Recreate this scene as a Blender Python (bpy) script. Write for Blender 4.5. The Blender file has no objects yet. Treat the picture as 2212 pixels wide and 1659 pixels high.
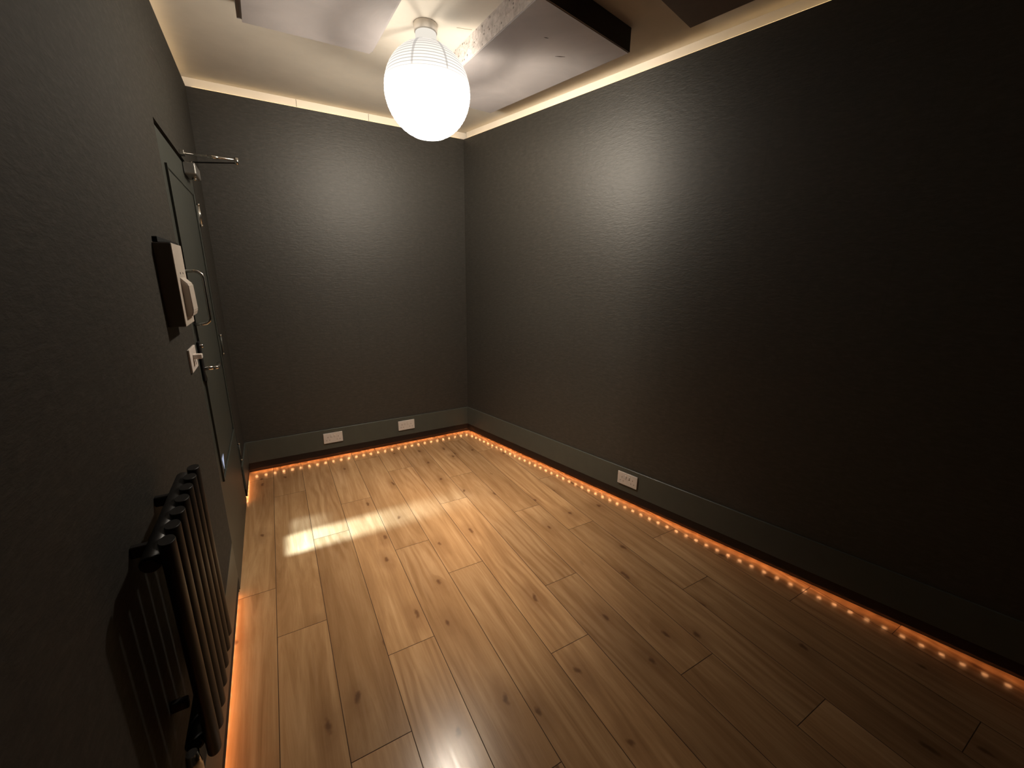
import bpy, bmesh, math, random
from mathutils import Vector, Matrix
random.seed(7)
S = bpy.context.scene
COL = S.collection
PI = math.pi

# ------------------------------------------------------------------ room frame (metres)
C1 = Vector((-0.3080, 3.4677, 0))            # back left corner
C2 = Vector((1.5250, 3.5023, 0))             # back right corner
A_BACK = math.atan2(0.018834, 0.999823)      # along the back wall, left to right
A_RIGHT = math.atan2(-0.973884, 0.227045)    # along the right wall, towards the viewer
A_LEFT = math.atan2(0.999961, -0.008845)     # along the left wall, away from the viewer
H_PANEL = 2.575
H_CEIL = 2.633
LEDGE = 0.03
Z_TOP, Z_MID, Z_BOT = 0.256, 0.087, 0.0377
LEN_B = (C2 - C1).length
L_LEN, R_LEN = 5.0, 5.2
DOOR_A, DOOR_B = 0.45, 1.385                 # door opening, distance from the back left corner


def fr(origin, ang, z=0.0):
    return Matrix.Translation((origin.x, origin.y, z)) @ Matrix.Rotation(ang, 4, 'Z')


FB, FR, FL = fr(C2, A_BACK), fr(C2, A_RIGHT), fr(C1, A_LEFT)
# in each frame: x along the wall to the right, -y out of the wall into the room
# back wall: x runs -LEN_B..0 ; right wall: x runs 0..R_LEN ; left wall: x = -d, d from the back corner


def wallpt(F, u, out, z):
    return F @ Vector((u, -out, z))


# ------------------------------------------------------------------ materials
def mat(name):
    m = bpy.data.materials.new(name)
    m.use_nodes = True
    nt = m.node_tree
    return m, nt, nt.nodes['Principled BSDF']


def N(nt, t, **kw):
    n = nt.nodes.new(t)
    for k, v in kw.items():
        setattr(n, k, v)
    return n


def math_node(nt, op, a, b=None, c=None):
    n = N(nt, 'ShaderNodeMath', operation=op)
    for i, x in enumerate((a, b, c)):
        if x is None:
            continue
        if isinstance(x, (int, float)):
            n.inputs[i].default_value = x
        else:
            nt.links.new(x, n.inputs[i])
    return n.outputs[0]


def maprange(nt, v, a, b, c, d, smooth=False):
    n = N(nt, 'ShaderNodeMapRange')
    if smooth:
        n.interpolation_type = 'SMOOTHSTEP'
    nt.links.new(v, n.inputs[0])
    for i, x in enumerate((a, b, c, d)):
        n.inputs[i + 1].default_value = x
    return n.outputs[0]


def mapping(nt, scale=(1, 1, 1), coord='Object', loc=(0, 0, 0)):
    tc = N(nt, 'ShaderNodeTexCoord')
    mp = N(nt, 'ShaderNodeMapping')
    mp.inputs['Scale'].default_value = scale
    mp.inputs['Location'].default_value = loc
    nt.links.new(tc.outputs[coord], mp.inputs[0])
    return mp.outputs[0]


def noise(nt, vec, scale, detail=4, rough=0.55, dist=0.0):
    n = N(nt, 'ShaderNodeTexNoise')
    n.inputs['Scale'].default_value = scale
    n.inputs['Detail'].default_value = detail
    n.inputs['Roughness'].default_value = rough
    n.inputs['Distortion'].default_value = dist
    nt.links.new(vec, n.inputs['Vector'])
    return n.outputs['Fac']


def ramp(nt, fac, stops):
    r = N(nt, 'ShaderNodeValToRGB')
    e = r.color_ramp.elements
    while len(e) < len(stops):
        e.new(0.5)
    for i, (p, c) in enumerate(stops):
        e[i].position = p
        e[i].color = (*c, 1)
    nt.links.new(fac, r.inputs[0])
    return r.outputs[0]


def mixc(nt, fac, a, b, mode='MIX'):
    n = N(nt, 'ShaderNodeMix', data_type='RGBA', blend_type=mode)
    for s, x in ((0, fac), (6, a), (7, b)):
        if isinstance(x, (int, float)):
            n.inputs[s].default_value = x
        elif isinstance(x, tuple):
            n.inputs[s].default_value = (*x, 1)
        else:
            nt.links.new(x, n.inputs[s])
    return n.outputs[2]


def bump(nt, h, strength, dist, normal_in):
    b = N(nt, 'ShaderNodeBump')
    b.inputs['Strength'].default_value = strength
    b.inputs['Distance'].default_value = dist
    nt.links.new(h, b.inputs['Height'])
    nt.links.new(b.outputs[0], normal_in)


def simple(name, col, rough=0.5, metal=0.0, var=0.06, bumpy=0.0, scale=30, spec=0.5):
    m, nt, p = mat(name)
    v = mapping(nt)
    n = noise(nt, v, scale, 3)
    c2 = tuple(min(1, x * (1 + var)) for x in col)
    c1 = tuple(x * (1 - var) for x in col)
    nt.links.new(ramp(nt, n, [(0.3, c1), (0.7, c2)]), p.inputs['Base Color'])
    p.inputs['Roughness'].default_value = rough
    p.inputs['Metallic'].default_value = metal
    p.inputs['Specular IOR Level'].default_value = spec
    if bumpy:
        bump(nt, n, bumpy, 0.002, p.inputs['Normal'])
    return m


def wallpaper(phase=0.0, rough=0.54, spec=0.62):
    m, nt, p = mat('charcoal_wallpaper')
    v1 = mapping(nt, (24, 24, 72))
    v2 = mapping(nt, (60, 60, 170))
    fleck = noise(nt, v1, 1.0, 5, 0.62, 0.35)
    fine = noise(nt, v2, 1.0, 3, 0.6)
    big = noise(nt, mapping(nt, (1, 1, 1)), 2.2, 3)
    h = math_node(nt, 'ADD', math_node(nt, 'MULTIPLY', fleck, 0.7), math_node(nt, 'MULTIPLY', fine, 0.3))
    base = ramp(nt, h, [(0.30, (0.037, 0.0325, 0.027)), (0.52, (0.054, 0.048, 0.0405)), (0.72, (0.078, 0.070, 0.060))])
    base = mixc(nt, math_node(nt, 'MULTIPLY', big, 0.35), base, (0.046, 0.047, 0.040))
    # faint vertical seams between the lengths of paper
    tc = N(nt, 'ShaderNodeTexCoord')
    sx = N(nt, 'ShaderNodeSeparateXYZ')
    nt.links.new(tc.outputs['Object'], sx.inputs[0])
    f = math_node(nt, 'FRACT', math_node(nt, 'ADD', math_node(nt, 'DIVIDE', sx.outputs[0], 0.53), 40.0 + phase))
    tri = math_node(nt, 'ABSOLUTE', math_node(nt, 'SUBTRACT', f, 0.5))
    seam = maprange(nt, tri, 0.0, 0.014, 1.0, 0.0, True)
    base = mixc(nt, math_node(nt, 'MULTIPLY', seam, 0.16), base, (0.022, 0.02, 0.018))
    nt.links.new(base, p.inputs['Base Color'])
    p.inputs['Roughness'].default_value = rough
    p.inputs['Specular IOR Level'].default_value = spec
    bump(nt, h, 0.6, 0.0036, p.inputs['Normal'])
    return m


M = {}
M['paper_b'] = wallpaper(0.28, 0.54, 0.70)
M['paper_r'] = wallpaper(0.12, 0.54, 0.75)
M['paper_l'] = wallpaper(0.0, 0.78, 0.25)
M['ceiling'] = simple('cream_ceiling_paint', (0.68, 0.635, 0.565), 0.75, var=0.03, bumpy=0.15, scale=9)
M['frieze'] = simple('pale_frieze_paint', (0.86, 0.80, 0.72), 0.55, var=0.03, scale=6)
M['green'] = simple('dark_green_satin_paint', (0.088, 0.093, 0.080), 0.38, var=0.05, bumpy=0.05, scale=14)
M['doorgreen'] = simple('dark_green_door_paint', (0.060, 0.063, 0.054), 0.45, var=0.05, bumpy=0.05, scale=14)
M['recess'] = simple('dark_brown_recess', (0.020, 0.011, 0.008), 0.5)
M['blackgap'] = simple('black_gap', (0.004, 0.004, 0.004), 0.9)
M['white'] = simple('white_plastic', (0.66, 0.60, 0.56), 0.35, var=0.03)
M['white2'] = simple('aged_white_plastic', (0.56, 0.50, 0.44), 0.4, var=0.05, scale=12)
M['slot'] = simple('slot_dark', (0.05, 0.035, 0.028), 0.6)
M['chrome'] = simple('chrome', (0.80, 0.78, 0.74), 0.16, 1.0, var=0.02)
M['brushed'] = simple('brushed_silver', (0.45, 0.44, 0.42), 0.38, 0.9, var=0.04)
M['black'] = simple('satin_black', (0.012, 0.011, 0.011), 0.4)
M['rad'] = simple('black_radiator_enamel', (0.015, 0.0125, 0.0115), 0.42, var=0.08, spec=0.5)
M['dullhinge'] = simple('dimmed_hinge', (0.10, 0.10, 0.09), 0.4, 0.3)  # lower hinges darkened in colour, as they catch little light
M['pinhole'] = simple('pin_hole_shade', (0.20, 0.15, 0.125), 0.6)
M['crack'] = simple('hairline_crack', (0.38, 0.32, 0.25), 0.8)
M['brass'] = simple('brass', (0.62, 0.48, 0.20), 0.3, 0.6)
M['lilac'] = None
M['foam'] = None


def slab_mats():
    m, nt, p = mat('lilac_grey_slab_skin')
    n = noise(nt, mapping(nt, (1, 1, 1)), 3.2, 5, 0.55, 0.8)
    nt.links.new(ramp(nt, n, [(0.3, (0.37, 0.345, 0.348)), (0.7, (0.45, 0.42, 0.418))]), p.inputs['Base Color'])
    p.inputs['Roughness'].default_value = 0.6
    bump(nt, n, 0.25, 0.01, p.inputs['Normal'])
    M['lilac'] = m
    m, nt, p = mat('pitted_foam_edge')
    v = mapping(nt, (1, 1, 1))
    n = noise(nt, v, 38, 6, 0.7, 0.4)
    vo = N(nt, 'ShaderNodeTexVoronoi')
    vo.inputs['Scale'].default_value = 34
    nt.links.new(v, vo.inputs['Vector'])
    pits = maprange(nt, vo.outputs['Distance'], 0.03, 0.20, 0.0, 1.0)
    c = ramp(nt, n, [(0.3, (0.50, 0.46, 0.44)), (0.6, (0.78, 0.72, 0.70))])
    c = mixc(nt, pits, (0.12, 0.10, 0.09), c)
    nt.links.new(c, p.inputs['Base Color'])
    p.inputs['Roughness'].default_value = 0.85
    bump(nt, math_node(nt, 'ADD', math_node(nt, 'MULTIPLY', pits, 0.4), n), 0.7, 0.01, p.inputs['Normal'])
    M['foam'] = m


slab_mats()
M['darkedge'] = simple('dark_slab_edge', (0.030, 0.024, 0.021), 0.8, bumpy=0.4)
M['dimskin'] = simple('taupe_slab_skin', (0.15, 0.125, 0.105), 0.7)


def emis(name, col, strength, grad=None):
    m = bpy.data.materials.new(name)
    m.use_nodes = True
    nt = m.node_tree
    nt.nodes.clear()
    o = N(nt, 'ShaderNodeOutputMaterial')
    e = N(nt, 'ShaderNodeEmission')
    e.inputs[0].default_value = (*col, 1)
    e.inputs[1].default_value = strength
    if grad:
        tc = N(nt, 'ShaderNodeTexCoord')
        sx = N(nt, 'ShaderNodeSeparateXYZ')
        nt.links.new(tc.outputs['Object'], sx.inputs[0])
        nt.links.new(maprange(nt, sx.outputs[0], *grad), e.inputs[1])
    nt.links.new(e.outputs[0], o.inputs[0])
    return m


def wood():
    m, nt, p = mat('light_oak_planks')
    tc = N(nt, 'ShaderNodeTexCoord')
    at = N(nt, 'ShaderNodeAttribute')
    at.attribute_name = 'plank'
    sep = N(nt, 'ShaderNodeSeparateColor')
    nt.links.new(at.outputs['Color'], sep.inputs[0])
    r1, r2, r3 = sep.outputs[0], sep.outputs[1], sep.outputs[2]
    off = N(nt, 'ShaderNodeCombineXYZ')
    nt.links.new(math_node(nt, 'MULTIPLY', r1, 37.0), off.inputs[0])
    nt.links.new(math_node(nt, 'MULTIPLY', r2, 53.0), off.inputs[1])
    add = N(nt, 'ShaderNodeVectorMath', operation='ADD')
    nt.links.new(tc.outputs['Object'], add.inputs[0])
    nt.links.new(off.outputs[0], add.inputs[1])
    P = add.outputs[0]

    def mp(sc):
        q = N(nt, 'ShaderNodeMapping')
        q.inputs['Scale'].default_value = sc
        nt.links.new(P, q.inputs[0])
        return q.outputs[0]
    streak = noise(nt, mp((12, 0.9, 1)), 1.0, 7, 0.62, 1.6)
    fine = noise(nt, mp((150, 5, 1)), 1.0, 4, 0.6)
    blot = noise(nt, mp((5, 1.6, 1)), 1.0, 3, 0.5)
    # cathedral figure: warped rings
    w = N(nt, 'ShaderNodeTexWave', wave_type='RINGS', rings_direction='Z')
    w.inputs['Scale'].default_value = 1.7
    w.inputs['Distortion'].default_value = 9.0
    w.inputs['Detail'].default_value = 2.5
    w.inputs['Detail Scale'].default_value = 1.6
    nt.links.new(mp((4.6, 0.62, 1)), w.inputs['Vector'])
    fig = w.outputs['Fac']
    mask = maprange(nt, noise(nt, mp((3.0, 0.9, 1)), 1.0, 2), 0.52, 0.66, 0.0, 1.0)
    # knots
    vo = N(nt, 'ShaderNodeTexVoronoi')
    vo.voronoi_dimensions = '2D'
    vo.inputs['Scale'].default_value = 1.0
    wn = N(nt, 'ShaderNodeTexNoise')
    wn.inputs['Scale'].default_value = 14
    wn.inputs['Detail'].default_value = 3
    nt.links.new(P, wn.inputs['Vector'])
    wv = N(nt, 'ShaderNodeVectorMath', operation='MULTIPLY_ADD')
    nt.links.new(wn.outputs['Color'], wv.inputs[0])
    wv.inputs[1].default_value = (0.22, 0.22, 0)
    nt.links.new(mp((5.2, 2.5, 1)), wv.inputs[2])
    nt.links.new(wv.outputs[0], vo.inputs['Vector'])
    pick = N(nt, 'ShaderNodeSeparateColor')
    nt.links.new(vo.outputs['Color'], pick.inputs[0])
    sel = maprange(nt, pick.outputs[0], 0.42, 0.48, 0.0, 1.0)
    knot = math_node(nt, 'MULTIPLY', maprange(nt, vo.outputs['Distance'], 0.015, 0.075, 1.0, 0.0, True), sel)
    halo = math_node(nt, 'MULTIPLY', maprange(nt, vo.outputs['Distance'], 0.05, 0.34, 1.0, 0.0, True), sel)
    v = math_node(nt, 'ADD', math_node(nt, 'MULTIPLY', streak, 0.62), math_node(nt, 'MULTIPLY', fine, 0.12))
    v = math_node(nt, 'ADD', v, math_node(nt, 'MULTIPLY', blot, 0.26))
    c = ramp(nt, v, [(0.33, (0.31, 0.175, 0.080)), (0.50, (0.44, 0.265, 0.128)), (0.64, (0.56, 0.365, 0.195))])
    figc = ramp(nt, fig, [(0.15, (0.32, 0.178, 0.080)), (0.5, (0.46, 0.28, 0.14)), (0.8, (0.57, 0.375, 0.205))])
    c = mixc(nt, math_node(nt, 'MULTIPLY', mask, 0.38), c, figc)
    c = mixc(nt, math_node(nt, 'MULTIPLY', halo, 0.42), c, (0.27, 0.145, 0.066))
    c = mixc(nt, math_node(nt, 'MULTIPLY', knot, 0.7), c, (0.14, 0.07, 0.032))
    tone = maprange(nt, r3, 0, 1, 0.86, 1.10)
    c = mixc(nt, 1.0, c, (0.97, 0.955, 0.98), 'MULTIPLY')
    hsv = N(nt, 'ShaderNodeHueSaturation')
    nt.links.new(tone, hsv.inputs['Value'])
    nt.links.new(c, hsv.inputs['Color'])
    nt.links.new(hsv.outputs[0], p.inputs['Base Color'])
    nt.links.new(maprange(nt, fine, 0.3, 0.7, 0.20, 0.25), p.inputs['Roughness'])
    p.inputs['Specular IOR Level'].default_value = 0.32
    hh = math_node(nt, 'ADD', math_node(nt, 'MULTIPLY', fine, 0.5), math_node(nt, 'MULTIPLY', streak, 0.5))
    bump(nt, hh, 0.06, 0.0012, p.inputs['Normal'])
    return m


M['wood'] = wood()


# ------------------------------------------------------------------ mesh helpers
class MB:
    """collects shapes, links as ONE mesh object"""
    def __init__(s):
        s.bm = bmesh.new()
        s.mats = []

    def _m(s, m):
        if m not in s.mats:
            s.mats.append(m)
        return s.mats.index(m)

    def box(s, x0, x1, o0, o1, z0, z1, m, bev=0.0, seg=2):
        """o = distance out of the wall (maps to -y)"""
        r = bmesh.ops.create_cube(s.bm, size=1)
        vs = r['verts']
        for v in vs:
            v.co = Vector(((x0 + x1) / 2 + v.co.x * (x1 - x0), -(o0 + o1) / 2 + v.co.y * (o1 - o0), (z0 + z1) / 2 + v.co.z * (z1 - z0)))
        fs = set(f for v in vs for f in v.link_faces)
        if bev:
            es = list(set(e for v in vs for e in v.link_edges))
            g = bmesh.ops.bevel(s.bm, geom=es, offset=bev, segments=seg, affect='EDGES', profile=0.5)
            fs = set(g['faces']) | set(f for f in fs if f.is_valid)
            vs2 = set(v for f in fs for v in f.verts)
            fs = set(f for v in vs2 for f in v.link_faces)
        i = s._m(m)
        for f in fs:
            f.material_index = i
        return s

    def prism(s, pts, z0, z1, m, m_side=None, side_mats=None):
        """pts: world xy polygon"""
        n = len(pts)
        lo = [s.bm.verts.new((p[0], p[1], z0)) for p in pts]
        hi = [s.bm.verts.new((p[0], p[1], z1)) for p in pts]
        i = s._m(m)
        f = s.bm.faces.new(lo); f.material_index = i
        f = s.bm.faces.new(hi[::-1]); f.material_index = i
        for k in range(n):
            f = s.bm.faces.new((lo[k], hi[k], hi[(k + 1) % n], lo[(k + 1) % n]))
            f.material_index = s._m((side_mats[k] if side_mats else m_side) or m)
        return s

    def tube(s, pts, r, m, seg=12, flat=(1, 1), caps=True, up=None):
        """sweep an ellipse (flat = radius factors) along pts"""
        pts = [Vector(p) for p in pts]
        rings = []
        prev = None
        for k, p in enumerate(pts):
            if k == 0:
                t = pts[1] - pts[0]
            elif k == len(pts) - 1:
                t = pts[-1] - pts[-2]
            else:
                t = (pts[k + 1] - p).normalized() + (p - pts[k - 1]).normalized()
            t.normalize()
            ref = up or (prev if prev is not None else (Vector((1, 0, 0)) if abs(t.x) < 0.9 else Vector((0, 1, 0))))
            a = (ref - t * ref.dot(t)).normalized()
            b = t.cross(a)
            prev = a
            rr = r[k] if isinstance(r, (list, tuple)) else r
            rings.append([s.bm.verts.new(p + a * (rr * flat[0] * math.cos(2 * PI * j / seg)) + b * (rr * flat[1] * math.sin(2 * PI * j / seg))) for j in range(seg)])
        i = s._m(m)
        for A, B in zip(rings, rings[1:]):
            for j in range(seg):
                f = s.bm.faces.new((A[j], A[(j + 1) % seg], B[(j + 1) % seg], B[j]))
                f.material_index = i
                f.smooth = True
        if caps:
            for R, fl in ((rings[0], True), (rings[-1], False)):
                f = s.bm.faces.new(R[::-1] if fl else R)
                f.material_index = i
        return s

    def build(s, name, parent=None, F=None, label=None, cat=None, group=None, kind=None):
        bmesh.ops.recalc_face_normals(s.bm, faces=s.bm.faces)
        me = bpy.data.meshes.new(name)
        s.bm.to_mesh(me)
        s.bm.free()
        for m in s.mats:
            me.materials.append(m)
        o = bpy.data.objects.new(name, me)
        COL.objects.link(o)
        if parent is not None:
            o.parent = parent
        if F is not None:
            o.matrix_world = F
        tag(o, label, cat, group, kind)
        return o


def tag(o, label=None, cat=None, group=None, kind=None):
    for k, v in (('label', label), ('category', cat), ('group', group), ('kind', kind)):
        if v:
            o[k] = v
    return o


def thing(name, F, label, cat, group=None):
    o = bpy.data.objects.new(name, None)
    o.empty_display_size = 0.05
    COL.objects.link(o)
    o.matrix_world = F
    return tag(o, label, cat, group)


def dup(root, F, label=None):
    r = root.copy()
    COL.objects.link(r)
    r.matrix_world = F
    if label:
        r['label'] = label
    for ch in list(root.children):
        c = ch.copy()
        COL.objects.link(c)
        c.parent = r
        for g in list(ch.children):
            d = g.copy()
            COL.objects.link(d)
            d.parent = c
    return r


# ------------------------------------------------------------------ floor
def build_floor():
    PW, PX, PL = 0.1936, -0.148, 1.291
    joints = {-1: 2.025, 0: 1.700, 1: 1.062, 2: 1.387, 3: 2.032, 4: 1.717, 5: 1.074, 6: 1.400, 7: 0.752, 8: 1.720, 9: 1.05, 10: 1.411, 11: 0.75, 12: 1.72}
    bm = bmesh.new()
    lay = bm.loops.layers.float_color.new('plank')
    g = 0.0013

    def quad(x0, x1, y0, y1, z, mi, c):
        vs = [bm.verts.new(p) for p in ((x0, y0, z), (x1, y0, z), (x1, y1, z), (x0, y1, z))]
        f = bm.faces.new(vs)
        f.material_index = mi
        for l in f.loops:
            l[lay] = c
    for k in range(-2, 17):
        j0 = joints.get(k, 1.4 + 0.33 * (k % 4))
        y = j0 - 3 * PL
        while y < 3.7:
            y1 = min(y + PL, 3.7)
            a = max(y, -1.75)
            if y1 > a:
                c = (random.random(), random.random(), random.random(), 1)
                quad(PX + k * PW + g, PX + (k + 1) * PW - g, a + g, y1 - g, 0.0, 0, c)
            y += PL
    # dark bed under the planks
    x0, x1, y0, y1 = PX - 2 * PW, PX + 17 * PW, -1.75, 3.7
    vs = [bm.verts.new(p) for p in ((x0, y0, -0.0012), (x1, y0, -0.0012), (x1, y1, -0.0012), (x0, y1, -0.0012))]
    f = bm.faces.new(vs); f.material_index = 1
    lo = [bm.verts.new((v.co.x, v.co.y, -0.05)) for v in vs]
    bm.faces.new(lo[::-1]).material_index = 1
    for k in range(4):
        bm.faces.new((vs[k], lo[k], lo[(k + 1) % 4], vs[(k + 1) % 4])).material_index = 1
    me = bpy.data.meshes.new('floor')
    bm.to_mesh(me)
    bm.free()
    me.materials.append(M['wood'])
    me.materials.append(simple('plank_joint', (0.075, 0.035, 0.015), 0.8))
    o = bpy.data.objects.new('floor', me)
    COL.objects.link(o)
    tag(o, kind='structure')


build_floor()

# ------------------------------------------------------------------ walls (dark papered linings standing 30 mm off the old walls)
T = LEDGE
b = MB()
b.box(-LEN_B - 0.03, 0.03, -T, 0, 0.05, H_PANEL, M['paper_b'])
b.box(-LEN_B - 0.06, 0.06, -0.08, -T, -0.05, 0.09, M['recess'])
b.build('wall_back', F=FB, kind='structure')
b = MB()
b.box(-0.01, R_LEN, -T, 0, 0.05, H_PANEL, M['paper_r'])
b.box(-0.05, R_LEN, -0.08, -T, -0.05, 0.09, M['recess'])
b.build('wall_right', F=FR, kind='structure')
b = MB()
b.box(-DOOR_A, 0.0, -T, 0, 0.05, H_PANEL, M['paper_l'])
b.box(-L_LEN, -DOOR_B, -T, 0, 0.05, H_PANEL, M['paper_l'])
b.box(-DOOR_B, -DOOR_A, -T, 0, 2.024, H_PANEL, M['paper_l'])
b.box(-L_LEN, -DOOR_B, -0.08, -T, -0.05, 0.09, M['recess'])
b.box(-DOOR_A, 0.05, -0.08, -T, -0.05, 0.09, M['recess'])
b.build('wall_left', F=FL, kind='structure')
# wall behind the viewer
LE = wallpt(FL, -L_LEN, 0, 0)
RE = wallpt(FR, R_LEN, 0, 0)
FF = fr(RE, math.atan2(LE.y - RE.y, LE.x - RE.x))
b = MB()
b.box(-0.1, (LE - RE).length + 0.1, -0.06, 0, -0.05, H_CEIL, M['paper_l'])
b.build('wall_front', F=FF, kind='structure')

# friezes: the pale strip of old wall above the linings
b = MB()
seams = [-LEN_B - 0.03, -1.229, -0.751, 0.04]
for i in range(3):
    b.box(seams[i] + 0.0012, seams[i + 1] - 0.0012, -0.08, -T, H_PANEL - 0.03, H_CEIL, M['frieze'])
b.box(-LEN_B - 0.03, 0.04, -0.08, -T - 0.004, H_PANEL - 0.03, H_CEIL, M['slot'])
b.build('trim_1', F=FB, kind='structure')
b = MB()
b.box(0.0, R_LEN, -0.08, -T, H_PANEL - 0.03, H_CEIL, M['frieze'])
b.build('trim_2', F=FR, kind='structure')
b = MB()
b.box(-L_LEN, 0.03, -0.08, -T, H_PANEL - 0.03, H_CEIL, M['frieze'])
b.build('trim_3', F=FL, kind='structure')

# ceiling
b = MB()
b.prism([(-0.5, 3.72), (-0.5, -1.75), (3.0, -1.75), (3.0, 3.72)], H_CEIL, H_CEIL + 0.05, M['ceiling'])
b.prism([(0.915, 2.160), (0.985, 2.139), (0.985, 2.142), (0.915, 2.163)], H_CEIL - 0.0006, H_CEIL + 0.001, M['crack'])
b.build('ceiling', kind='structure')


# ------------------------------------------------------------------ skirting boards
def skirting(name, F, x0, x1, top=Z_TOP, d=0.0):
    b = MB()
    b.box(x0, x1, -0.022, 0.009 - d, Z_MID, top, M['green'], 0.0015, 1)
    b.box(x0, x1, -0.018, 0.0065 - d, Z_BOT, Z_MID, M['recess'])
    return b.build(name, F=F, kind='structure')


skirting('baseboard_back', FB, -LEN_B + 0.0, 0.0)
skirting('baseboard_right', FR, -0.0, R_LEN)
skirting('baseboard_left', FL, -L_LEN, -DOOR_B - 0.005, 0.275, 0.008)
skirting('baseboard_left.001', FL, -DOOR_A, -0.0)

# ------------------------------------------------------------------ LED strips under the skirting
LED_COL = (1.0, 0.47, 0.20)
STRIP_E = 46


def floor_strip(F, x0, x1, label, first, grad, d=0.0):
    t = thing('led_strip', F, label, 'light strip', 'LED strips under the skirting')
    b = MB()
    b.box(x0, x1, -0.014 - d, 0.002 - d, Z_BOT - 0.0012, Z_BOT, M['white'])
    b.build('tape', t)
    b = MB()
    m = emis('amber_diode_glow', LED_COL, 1.0, grad)
    x = first
    while x < x1:
        if x > x0:
            b.box(x - 0.008, x + 0.008, -0.0115 - d, -0.0025 - d, Z_BOT - 0.0032 - 0.4 * d, Z_BOT - 0.0012, m)
        x += 0.0612
    b.build('diodes', t, kind='stuff')
    return t


floor_strip(FB, -LEN_B + 0.01, -0.012, 'amber LED strip glowing under the short back skirting board', -0.0135 - 0.0612 * 40, (-2, 0, STRIP_E, STRIP_E))
floor_strip(FR, 0.01, R_LEN, 'long amber LED strip glowing under the right-hand skirting board', 2.5635 - 0.0612 * 41, (1.5, 3.6, STRIP_E, STRIP_E * 0.35))  # glow dims towards the viewer to imitate lens edge darkening
floor_strip(FL, -L_LEN, -DOOR_B - 0.02, 'amber LED strip under the left skirting board behind the black radiator', -L_LEN + 0.01, (-3.5, -1.4, STRIP_E * 0.65, STRIP_E * 0.75), 0.012)
floor_strip(FL, -DOOR_A + 0.005, -0.012, 'short amber LED strip between the door and the back left corner', -0.44, (-2, 0, STRIP_E, STRIP_E))


# LED strips on the ledge above the linings
def cove_strip(F, x0, x1, label, s):
    t = thing('led_strip', F, label, 'light strip', 'LED strips above the wall linings')
    b = MB()
    b.box(x0, x1, -0.018, -0.002, H_PANEL, H_PANEL + 0.0015, M['white'])
    b.build('tape', t)
    b = MB()
    b.box(x0, x1, -0.012, -0.004, H_PANEL + 0.0015, H_PANEL + 0.003, emis('warm_cove_glow', (1.0, 0.70, 0.34), s))
    b.build('diodes', t, kind='stuff')


cove_strip(FB, -LEN_B + 0.03, -0.03, 'warm LED strip on the ledge above the back wall', 2.6)
cove_strip(FR, 0.03, R_LEN - 0.1, 'warm LED strip on the ledge above the long right wall', 2.6)
cove_strip(FL, -L_LEN + 0.1, -0.03, 'warm LED strip on the ledge above the left wall and door', 2.6)

# ------------------------------------------------------------------ ceiling slabs
ZS = 2.530


def slab(pts, label, side_mats, marks=(), skin=None, bev=0.004):
    b = MB()
    b.prism(pts, ZS, H_CEIL, skin or M['lilac'], None, side_mats)
    es = [e for e in b.bm.edges if all(abs(v.co.z - ZS) < 1e-5 for v in e.verts)]
    bmesh.ops.bevel(b.bm, geom=es, offset=bev, segments=3, affect='EDGES')
    for (x, y, a, l, w) in marks:   # small cuts in the skin
        d = Vector((math.cos(a), math.sin(a))) * l / 2
        n = Vector((-math.sin(a), math.cos(a))) * w / 2
        c = Vector((x, y))
        b.prism([c - d, c + n, c + d, c - n], ZS - 0.0008, ZS + 0.0002, M['slot'])
    return b.build('ceiling_slab', label=label, cat='ceiling panel')


fo, li, dk = M['foam'], M['lilac'], M['darkedge']
slab([(0.007, 2.429), (0.570, 2.412), (0.602, 1.45), (0.02, 1.45)], 'smooth lilac-grey ceiling slab between the paper lantern and the left wall', [li, fo, fo, li], bev=0.018)
slab([(0.965, 2.735), (1.401, 2.761), (1.626, 1.732), (1.026, 1.604)], 'thick lilac-grey ceiling slab with a pitted pale edge beside the paper lantern', [li, li, dk, fo],
     [(1.36, 1.93, 2.7, 0.05, 0.006), (1.21, 1.83, 2.9, 0.02, 0.004)])
slab([(1.699, 1.451), (1.9, 0.55), (1.2, 0.45), (1.17, 1.32)], 'dark taupe ceiling slab at the far right above the long wall', [dk, dk, M['dimskin'], M['dimskin']], skin=M['dimskin'])

# ------------------------------------------------------------------ paper lantern
LX, LY, LZ, LR = 0.778, 2.213, 2.352, 0.205
t = thing('paper_lantern', Matrix.Translation((LX, LY, H_CEIL)), 'glowing round white paper lantern hanging from the ceiling', 'lamp')
HC = H_CEIL - LZ   # lantern centre below the origin


def lathe(prof, m, seg=64):
    b = MB()
    i = b._m(m)
    rings = [[b.bm.verts.new((r * math.cos(2 * PI * k / seg), r * math.sin(2 * PI * k / seg), z)) for k in range(seg)] for r, z in prof]
    for A, B in zip(rings, rings[1:]):
        for k in range(seg):
            f = b.bm.faces.new((A[k], A[(k + 1) % seg], B[(k + 1) % seg], B[k]))
            f.smooth = True
            f.material_index = i
    return b


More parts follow.
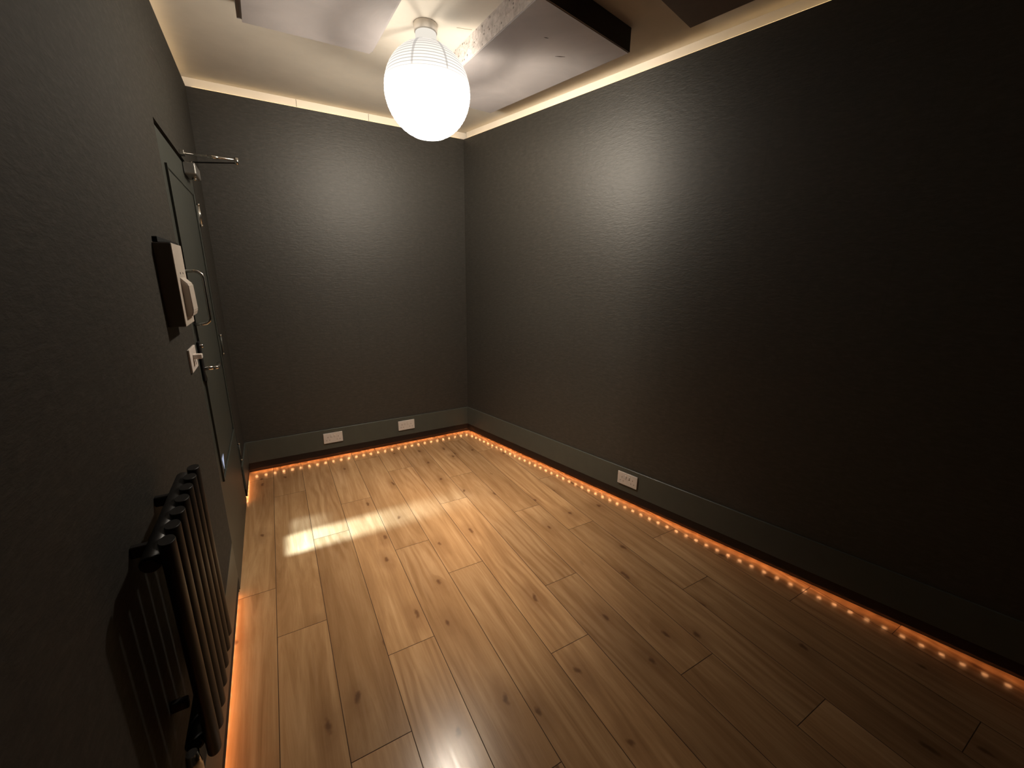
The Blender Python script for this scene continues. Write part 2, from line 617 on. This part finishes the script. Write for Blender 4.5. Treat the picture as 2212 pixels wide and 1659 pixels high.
def paper_mat():
    m = bpy.data.materials.new('glowing_rice_paper')
    m.use_nodes = True
    nt = m.node_tree
    nt.nodes.clear()
    out = N(nt, 'ShaderNodeOutputMaterial')
    tc = N(nt, 'ShaderNodeTexCoord')
    sx = N(nt, 'ShaderNodeSeparateXYZ')
    nt.links.new(tc.outputs['Object'], sx.inputs[0])
    z = math_node(nt, 'ADD', sx.outputs[2], HC)          # height above the lantern centre
    rib = math_node(nt, 'FRACT', math_node(nt, 'ADD', math_node(nt, 'DIVIDE', z, 0.0145), 100.0))
    rib = maprange(nt, math_node(nt, 'ABSOLUTE', math_node(nt, 'SUBTRACT', rib, 0.5)), 0.02, 0.20, 0.50, 1.0, True)
    g = maprange(nt, z, -0.02, 0.055, 3.5, 1.12, True)
    g2 = maprange(nt, z, 0.06, 0.20, 1.0, 0.76, False)
    st = math_node(nt, 'MULTIPLY', math_node(nt, 'MULTIPLY', g, g2), rib)
    em = N(nt, 'ShaderNodeEmission')
    em.inputs[0].default_value = (1.0, 0.93, 0.84, 1)
    nt.links.new(st, em.inputs[1])
    tr = N(nt, 'ShaderNodeBsdfTransparent')
    trc = maprange(nt, z, -0.05, 0.04, 0.34, 0.02)
    nt.links.new(trc, tr.inputs[0])
    add = N(nt, 'ShaderNodeAddShader')
    nt.links.new(em.outputs[0], add.inputs[0])
    nt.links.new(tr.outputs[0], add.inputs[1])
    nt.links.new(add.outputs[0], out.inputs[0])
    return m


prof = []
for k in range(0, 121):
    a = math.radians(13.5 + 151.5 * k / 120)
    rr = LR * (1 + 0.006 * math.cos(2 * PI * (LR * math.cos(a)) / 0.0145))
    prof.append((rr * math.sin(a), -HC + rr * math.cos(a)))
lathe(prof, paper_mat(), 96).build('shade', t)
b = lathe([(0.001, 0.0), (0.054, 0.0), (0.055, -0.003), (0.054, -0.034), (0.001, -0.037)], M['frieze'], 40)
b.build('ceiling_rose', t)
b = lathe([(0.001, -0.037), (0.049, -0.037), (0.050, -0.040), (0.050, -0.074), (0.047, -0.082), (0.001, -0.082)], emis('lamplit_holder_glow', (1.0, 0.93, 0.82), 0.85), 40)  # emission stands in for lantern light on this lower ring
b.build('lamp_holder', t)
# strips outside the paper, drawn as the inner wire frame's shadow on it
FRM = emis('frame_shadow_grey', (1.0, 0.96, 0.92), 0.26)
_nt = FRM.node_tree
_tr = N(_nt, 'ShaderNodeBsdfTransparent')
_tr.inputs[0].default_value = (0.42, 0.41, 0.40, 1)
_ad = N(_nt, 'ShaderNodeAddShader')
_em = next(n for n in _nt.nodes if n.type == 'EMISSION')
_ou = next(n for n in _nt.nodes if n.type == 'OUTPUT_MATERIAL')
_nt.links.new(_em.outputs[0], _ad.inputs[0])
_nt.links.new(_tr.outputs[0], _ad.inputs[1])
_nt.links.new(_ad.outputs[0], _ou.inputs[0])
for az in (-128, -83, 50, 130):
    b = MB()
    i = b._m(FRM)
    a0 = math.radians(az)
    prev = None
    for k in range(19):
        ph = math.radians(14 + 66 * k / 18)
        w = 0.0085
        c = Vector((math.cos(a0) * math.sin(ph), math.sin(a0) * math.sin(ph), math.cos(ph))) * (LR * 1.012) + Vector((0, 0, -HC))
        tdir = Vector((-math.sin(a0), math.cos(a0), 0))
        cur = (b.bm.verts.new(c - tdir * w * (1 - 0.5 * k / 18)), b.bm.verts.new(c + tdir * w * (1 - 0.5 * k / 18)))
        if prev:
            f = b.bm.faces.new((prev[0], prev[1], cur[1], cur[0]))
            f.material_index = i
        prev = cur
    b.build('frame_shadow', t)
b = lathe([(0.001, -HC - 0.035), (0.018, -HC - 0.030), (0.030, -HC - 0.005), (0.026, -HC + 0.022), (0.014, -HC + 0.05), (0.014, -HC + 0.085), (0.001, -HC + 0.085)], emis('bulb_glass', (1.0, 0.93, 0.84), 8), 24)
b.build('bulb', t)

ld = bpy.data.lights.new('bulb_light', 'POINT')
ld.energy = 240
ld.color = (1.0, 0.90, 0.76)
ld.shadow_soft_size = 0.045
ld.use_nodes = True
nt = ld.node_tree
tc = N(nt, 'ShaderNodeTexCoord')
sx = N(nt, 'ShaderNodeSeparateXYZ')
nt.links.new(tc.outputs['Normal'], sx.inputs[0])
# made-up uneven throw: brighter upwards, dimmer left and near right like lens darkening
UPF = maprange(nt, sx.outputs[2], 0.12, 0.60, 0.85, 2.8, True)
side = math_node(nt, 'ADD', math_node(nt, 'MULTIPLY', sx.outputs[0], 0.60), math_node(nt, 'MULTIPLY', sx.outputs[1], -0.80))
hyp = math_node(nt, 'SQRT', math_node(nt, 'ADD', math_node(nt, 'MULTIPLY', sx.outputs[0], sx.outputs[0]), math_node(nt, 'ADD', math_node(nt, 'MULTIPLY', sx.outputs[1], sx.outputs[1]), 0.01)))
side = math_node(nt, 'DIVIDE', side, hyp)
SIDEF = maprange(nt, side, 0.76, 1.0, 1.0, 0.14, True)
NEARF = maprange(nt, math_node(nt, 'DIVIDE', math_node(nt, 'MULTIPLY', sx.outputs[1], -1.0), hyp), 0.45, 1.0, 1.0, 0.6, True)
LEFTF = maprange(nt, math_node(nt, 'DIVIDE', math_node(nt, 'MULTIPLY', sx.outputs[0], -1.0), hyp), 0.2, 0.8, 1.0, 0.80, True)
DOWN = maprange(nt, sx.outputs[2], -0.93, -0.78, 1.0, 0.0, True)      # lifts the near-side dimming straight down
NEARF = math_node(nt, 'MAXIMUM', NEARF, DOWN)
SIDEF = math_node(nt, 'MAXIMUM', SIDEF, math_node(nt, 'MULTIPLY', maprange(nt, sx.outputs[2], -0.88, -0.64, 1.0, 0.0, True), 0.85))
NEARF = math_node(nt, 'MULTIPLY', NEARF, math_node(nt, 'ADD', 1.0, math_node(nt, 'MULTIPLY', maprange(nt, sx.outputs[2], -0.90, -0.50, 1.0, 0.0, True), 0.60)))
NEARF = math_node(nt, 'MULTIPLY', NEARF, LEFTF)
nt.links.new(math_node(nt, 'MULTIPLY', math_node(nt, 'MULTIPLY', UPF, SIDEF), NEARF), nt.nodes['Emission'].inputs['Strength'])
lo = bpy.data.objects.new('bulb_light', ld)
COL.objects.link(lo)
lo.location = (LX, LY, LZ - 0.06)


# ------------------------------------------------------------------ sockets
def socket(F, label):
    t = thing('wall_socket', F, label, 'socket', 'double sockets on the skirting')
    b = MB()
    b.box(-0.073, 0.073, 0, 0.009, -0.043, 0.043, M['white'], 0.002, 2)
    b.build('face_plate', t)
    for sx in (-1, 1):
        b = MB()
        # three pin holes
        cx = sx * 0.040
        b.box(cx - 0.002, cx + 0.002, 0.0086, 0.0094, 0.004, 0.012, M['pinhole'])
        b.box(cx - 0.0145, cx - 0.008, 0.0086, 0.0094, -0.019, -0.015, M['pinhole'])
        b.box(cx + 0.008, cx + 0.0145, 0.0086, 0.0094, -0.019, -0.015, M['pinhole'])
        b.build('pin_holes', t)
        b = MB()
        b.box(sx * 0.0125 - 0.006, sx * 0.0125 + 0.006, 0.0085, 0.0120, 0.006, 0.026, M['white'], 0.001, 1)
        b.box(sx * 0.0125 - 0.007, sx * 0.0125 + 0.007, 0.0086, 0.0093, 0.0045, 0.006, M['pinhole'])
        b.build('rocker_switch', t)
    return t


def onwall(F, u, out, z):
    return F @ Matrix.Translation((u, -out, z))


CI = 0.009  # skirting front face
s0 = socket(onwall(FB, -1.2229, CI, 0.1827), 'white double wall socket on the back skirting board nearer the door')
dup(s0, onwall(FB, -0.6108, CI, 0.1827), 'white double wall socket on the back skirting board nearer the right corner')
dup(s0, onwall(FR, 1.7800, CI, 0.1827), 'white double wall socket on the long right-hand skirting board')

# ------------------------------------------------------------------ door
D = thing('door_1', onwall(FL, 0, 0, 0), None, None)
tag(D, kind='structure')
G = M['doorgreen']
b = MB()
b.box(-DOOR_B + 0.004, -DOOR_A - 0.004, -0.042, -0.002, 0.008, 2.004, G, 0.0015, 1)
b.build('door_leaf', D)
# raised panel moulding
b = MB()
px0, px1, pz0, pz1, w = -1.302, -0.545, 0.545, 1.892, 0.009
b.box(px0, px0 + w, -0.002, 0.006, pz0, pz1, G)
b.box(px1 - w, px1, -0.002, 0.006, pz0, pz1, G, 0.002, 1)
b.box(px0 + w, px1 - w, -0.002, 0.002, pz1 - w, pz1, G, 0.002, 1)
b.box(px0 + w, px1 - w, -0.002, 0.006, pz0, pz0 + w, G, 0.002, 1)
b.build('panel_moulding', D)
b = MB()
b.box(-DOOR_B, -DOOR_B + 0.003, -0.08, -0.006, 0.0, 2.024, M['blackgap'])
b.box(-DOOR_A - 0.003, -DOOR_A, -0.08, -0.006, 0.0, 2.024, M['blackgap'])
b.box(-DOOR_B, -DOOR_A, -0.08, -0.045, 2.0, 2.03, M['blackgap'])
b.box(-DOOR_B, -DOOR_A, -0.08, -0.02, 2.012, 2.024, M['blackgap'])
b.build('door_frame', D)
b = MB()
i = b._m(emis('pale_blue_white', (0.72, 0.78, 1.0), 0.6))  # emissive triangle drawn for a bright leak of light at the door
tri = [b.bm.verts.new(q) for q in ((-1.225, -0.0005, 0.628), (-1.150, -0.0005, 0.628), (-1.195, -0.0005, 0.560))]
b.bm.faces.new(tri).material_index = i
b.build('light_leak', D, label='small bluish white triangle of leaked light near the foot of the door')
# hinges
for hz in (1.797, 1.065, 0.36):
    b = MB()
    hm = M['chrome'] if hz > 1.5 else M['dullhinge']
    b.tube([(-DOOR_A, -0.006, hz - 0.052), (-DOOR_A, -0.006, hz + 0.052)], 0.0055, hm, 10)
    b.tube([(-DOOR_A, -0.006, hz + 0.052), (-DOOR_A, -0.006, hz + 0.060)], 0.007, M['chrome'], 10)
    b.tube([(-DOOR_A, -0.006, hz - 0.060), (-DOOR_A, -0.006, hz - 0.052)], 0.007, M['chrome'], 10)
    b.box(-DOOR_A - 0.024, -DOOR_A + 0.004, -0.002, 0.0012, hz - 0.05, hz + 0.05, M['brushed'] if hz > 1.5 else M['dullhinge'])
    b.build('hinge', D)
# pull handle
b = MB()
hx = -1.315
pts = [(hx, 0, 1.492), (hx, -0.030, 1.492), (hx, -0.044, 1.489), (hx, -0.054, 1.480), (hx, -0.058, 1.466), (hx, -0.058, 1.300), (hx, -0.054, 1.288), (hx, -0.044, 1.279), (hx, -0.030, 1.276), (hx, 0, 1.276)]
b.tube(pts, 0.0065, M['chrome'], 12)
b.build('pull_handle', D, label='chrome D-shaped pull handle')
# lever on a long dark back plate
b = MB()
b.box(-1.340, -1.298, 0, 0.008, 1.035, 1.205, M['black'], 0.003, 2)
hp = b.build('lever_plate', D)
b = MB()
b.tube([(-1.319, -0.006, 1.088), (-1.319, -0.040, 1.088)], 0.0085, M['chrome'], 12)
b.tube([(-1.319, -0.040, 1.088), (-1.319, -0.050, 1.088), (-1.312, -0.054, 1.088), (-1.225, -0.054, 1.086), (-1.210, -0.050, 1.086)], [0.0085, 0.0085, 0.008, 0.0075, 0.0075], M['chrome'], 12)
b.build('lever', hp)
b = MB()
b.tube([(-1.319, -0.006, 1.185), (-1.319, -0.018, 1.185)], 0.008, M['chrome'], 12)
b.build('thumb_turn', hp)
# door closer
cl = MB()
cl.box(-0.78, -0.60, 0, 0.050, 1.950, 2.004, M['brushed'], 0.006, 2)
cb = cl.build('closer_body', D)
b = MB()
b.tube([(-0.69, -0.030, 1.935), (-0.69, -0.030, 1.950)], 0.010, M['chrome'], 12)
b.tube([(-0.69, -0.030, 2.004), (-0.69, -0.030, 2.022)], 0.010, M['chrome'], 12)
b.build('spindle', cb)
b = MB()
el = Vector((-0.80, -0.225, 2.030))
b.tube([(-0.69, -0.030, 2.020), el + Vector((0, 0, -0.010))], 0.0035, M['black'], 8, flat=(2.0, 1.0))
b.build('main_arm', cb)
b = MB()
b.tube([(-0.80, -0.012, 2.036), el + Vector((0, 0, 0.004))], 0.0048, M['chrome'], 10)
b.tube([(-0.80, -0.105, 2.0345), (-0.80, -0.150, 2.0345)], 0.0068, M['chrome'], 10)
b.tube([el + Vector((0, 0, -0.018)), el + Vector((0, 0, 0.014))], 0.009, M['chrome'], 12)
b.box(-0.825, -0.775, 0, 0.018, 2.026, 2.046, M['chrome'], 0.002, 1)
b.build('forearm', cb)

# ------------------------------------------------------------------ entry phone
t = thing('entry_phone', onwall(FL, -1.735, 0, 1.445), 'white plastic entry phone on the wall left of the door, above the light switch', 'intercom')
W2 = M['white2']
b = MB()
b.box(-0.088, 0.088, 0, 0.0425, -0.125, 0.128, simple('shade_dark_casing', (0.13, 0.11, 0.098), 0.5), 0.002, 2)  # dark colour stands in for the shade on the phone's sides
b.build('casing', t, label='casing with its shaded sides coloured dark')
b = MB()
b.box(-0.088, 0.088, 0.0425, 0.0455, -0.125, 0.128, W2, 0.0014, 2)
b.build('front_cover', t)
b = MB()   # raised lower block: sloping head, slight taper
prof = [(0.040, 0.032), (0.064, 0.004), (0.066, -0.080), (0.060, -0.098), (0.040, -0.098)]
vsL = [b.bm.verts.new((-0.045, -o, z)) for o, z in prof]
vsR = [b.bm.verts.new((0.060, -o, z)) for o, z in prof]
i = b._m(W2)
b.bm.faces.new(vsL)
b.bm.faces.new(vsR[::-1])
for k in range(5):
    b.bm.faces.new((vsL[k], vsR[k], vsR[(k + 1) % 5], vsL[(k + 1) % 5]))
bmesh.ops.bevel(b.bm, geom=list(b.bm.edges), offset=0.003, segments=2, affect='EDGES')
b.build('handset', t)
for x in (-0.02, 0.03):
    b = MB()
    b.box(x - 0.003, x + 0.003, 0.0445, 0.0462, 0.036, 0.042, M['slot'])
    b.build('screw_cap', t)
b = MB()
b.box(-0.070, 0.290, 0, 0.012, 0.131, 0.146, M['blackgap'])  # flat black strip along the top edge, running past the right end
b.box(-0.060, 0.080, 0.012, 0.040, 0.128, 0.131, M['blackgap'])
b.build('top_black_strip', t, label='flat black strip along the top of the phone')

# ------------------------------------------------------------------ light switch
t = thing('light_switch', onwall(FL, -1.525, 0, 1.168), 'white switch plate with a protruding block, between the door lever and the entry phone', 'switch')
b = MB()
b.box(-0.073, 0.073, 0, 0.008, -0.043, 0.043, M['white'], 0.002, 2)
b.build('face_plate', t)
b = MB()
b.box(-0.022, 0.006, 0.006, 0.036, 0.000, 0.018, M['white'], 0.003, 2)
b.build('switch_block', t)
b = MB()
b.box(0.020, 0.028, 0.0075, 0.0086, -0.028, -0.004, M['slot'])
b.build('slot', t)

# ------------------------------------------------------------------ radiator
RD0, RD1 = 2.282, 2.612
t = thing('radiator', onwall(FL, -2.445, 0, 0.52), 'black oval-column radiator low on the left wall beside the door', 'radiator')
R = M['rad']
n = 7
for k in range(n):
    x = (RD0 + (RD1 - RD0) * k / (n - 1) - 2.445)
    b = MB()
    b.tube([(x, -0.070, 0.0), (x, -0.070, 0.0025), (x, -0.070, 0.5015), (x, -0.070, 0.504)], [0.0175, 0.0187, 0.0187, 0.0175], R, 28, flat=(1.0, 0.68), up=Vector((1, 0, 0)))
    b.build('column', t)
for z in (0.466, 0.036):
    b = MB()
    x0, x1 = -0.170, 0.20
    b.tube([(x0, -0.042, z), (x0 + 0.002, -0.042, z), (x1, -0.042, z), (x1 + 0.002, -0.042, z)], [0.0150, 0.0165, 0.0165, 0.0150], R, 20)
    hd = b.build('header_pipe', t)
    b = MB()
    b.tube([(x0 - 0.004, -0.042, z), (x0, -0.042, z)], 0.0125, M['black'], 6)
    b.build('end_plug', hd)
for x in (-0.095, 0.11):
    for z in (0.44, 0.06):
        b = MB()
        b.box(x - 0.007, x + 0.007, 0, 0.030, z + 0.006, z + 0.030, R, 0.002, 1)
        b.build('wall_bracket', t)
b = MB()
b.tube([(0.202, -0.036, 0.468), (0.214, -0.040, 0.468)], 0.005, M['brass'], 8)
b.build('bleed_valve', t, label='brass bleed valve')
b = MB()
b.tube([(-0.176, -0.042, 0.036), (-0.196, -0.042, 0.036)], 0.010, M['chrome'], 12)
b.tube([(-0.196, -0.042, 0.050), (-0.196, -0.042, 0.020), (-0.196, -0.042, -0.010), (-0.196, -0.042, -0.030)], [0.010, 0.014, 0.014, 0.009], M['chrome'], 14)
b.tube([(-0.196, -0.042, -0.020), (-0.196, -0.042, -0.52)], 0.0075, M['chrome'], 10)
b.build('valve', t, label='silver valve and pipe under the radiator')

# ------------------------------------------------------------------ patch of light on the floor
# added masked spot that draws the streak; no fitting stands for it
ld = bpy.data.lights.new('beam_light', 'SPOT')
ld.energy = 1250
ld.spot_size = math.radians(120)
ld.spot_blend = 0.1
ld.shadow_soft_size = 0.004
ld.color = (0.50, 0.76, 1.0)
ld.specular_factor = 0.0
ld.use_nodes = True
nt = ld.node_tree
em = nt.nodes['Emission']
tc = N(nt, 'ShaderNodeTexCoord')
sx = N(nt, 'ShaderNodeSeparateXYZ')
nt.links.new(tc.outputs['Normal'], sx.inputs[0])
az = math_node(nt, 'ABSOLUTE', sx.outputs[2])
u = math_node(nt, 'DIVIDE', sx.outputs[0], az)
v = math_node(nt, 'DIVIDE', sx.outputs[1], az)
BX, BY, BZ = -0.12, 2.37, 2.45
# u, v times BZ = metres on the floor from the point below the light
ux = math_node(nt, 'MULTIPLY', u, BZ)
vy = math_node(nt, 'MULTIPLY', v, BZ)
soft = maprange(nt, ux, 0.0, 1.2, 0.055, 0.20)
edge = maprange(nt, ux, 0.0, 0.065, 0.0, 1.0, True)
fade = math_node(nt, 'POWER', maprange(nt, ux, 0.12, 1.40, 1.0, 0.0), 1.6)
c = math_node(nt, 'ADD', math_node(nt, 'MULTIPLY', ux, 0.0), -0.005)
dv = math_node(nt, 'ABSOLUTE', math_node(nt, 'SUBTRACT', vy, c))
band = math_node(nt, 'DIVIDE', math_node(nt, 'SUBTRACT', math_node(nt, 'ADD', 0.095, math_node(nt, 'MULTIPLY', soft, 0.5)), dv), soft)
band = maprange(nt, band, 0.0, 1.0, 0.0, 1.0, True)
mk = math_node(nt, 'MULTIPLY', math_node(nt, 'MULTIPLY', edge, fade), band)
# fainter second lobe beside the bright end
e2 = math_node(nt, 'MULTIPLY', maprange(nt, ux, 0.03, 0.08, 0.0, 1.0, True), maprange(nt, ux, 0.14, 0.34, 1.0, 0.0, True))
b2 = math_node(nt, 'MULTIPLY', maprange(nt, vy, 0.06, 0.10, 0.0, 1.0, True), maprange(nt, vy, 0.20, 0.30, 1.0, 0.0, True))
mk = math_node(nt, 'ADD', mk, math_node(nt, 'MULTIPLY', math_node(nt, 'MULTIPLY', e2, b2), 0.22))
nt.links.new(mk, em.inputs['Strength'])
lo = bpy.data.objects.new('beam_light', ld)
COL.objects.link(lo)
lo.location = (BX, BY, BZ)

# ------------------------------------------------------------------ world, camera, view
w = bpy.data.worlds.new('World')
S.world = w
w.use_nodes = True
w.node_tree.nodes['Background'].inputs[0].default_value = (0.9, 0.85, 0.8, 1)
w.node_tree.nodes['Background'].inputs[1].default_value = 0.005

yaw, pitch, roll, F_PX = -0.5228, -0.2577, 0.0130, 886.4563
cy, sy, cp, sp = math.cos(yaw), math.sin(yaw), math.cos(pitch), math.sin(pitch)
fw = Vector((-sy * cp, cy * cp, sp))
r0 = Vector((cy, sy, 0))
u0 = r0.cross(fw)
rr = r0 * math.cos(roll) + u0 * math.sin(roll)
uu = u0 * math.cos(roll) - r0 * math.sin(roll)
cd = bpy.data.cameras.new('camera')
cd.sensor_width = 36
cd.lens = F_PX / 2212 * 36
cd.clip_start = 0.02
cam = bpy.data.objects.new('camera', cd)
COL.objects.link(cam)
mw = Matrix((rr, uu, -fw)).transposed().to_4x4()
mw.translation = Vector((0, 0, 1.4893))
cam.matrix_world = mw
S.camera = cam
S.view_settings.view_transform = 'Standard'
S.view_settings.look = 'None'
S.view_settings.exposure = 0.1
S.view_settings.gamma = 0.87
S.cycles.use_denoising = True
S.cycles.sample_clamp_indirect = 4.0
S.cycles.max_bounces = 8
S.cycles.transparent_max_bounces = 8

# turn the whole place so the left wall runs exactly along the world y axis
bpy.context.view_layer.update()
TURN = Matrix.Rotation(PI / 2 - A_LEFT, 4, 'Z')
for o in list(COL.objects):
    if o.parent is None:
        o.matrix_world = TURN @ o.matrix_world
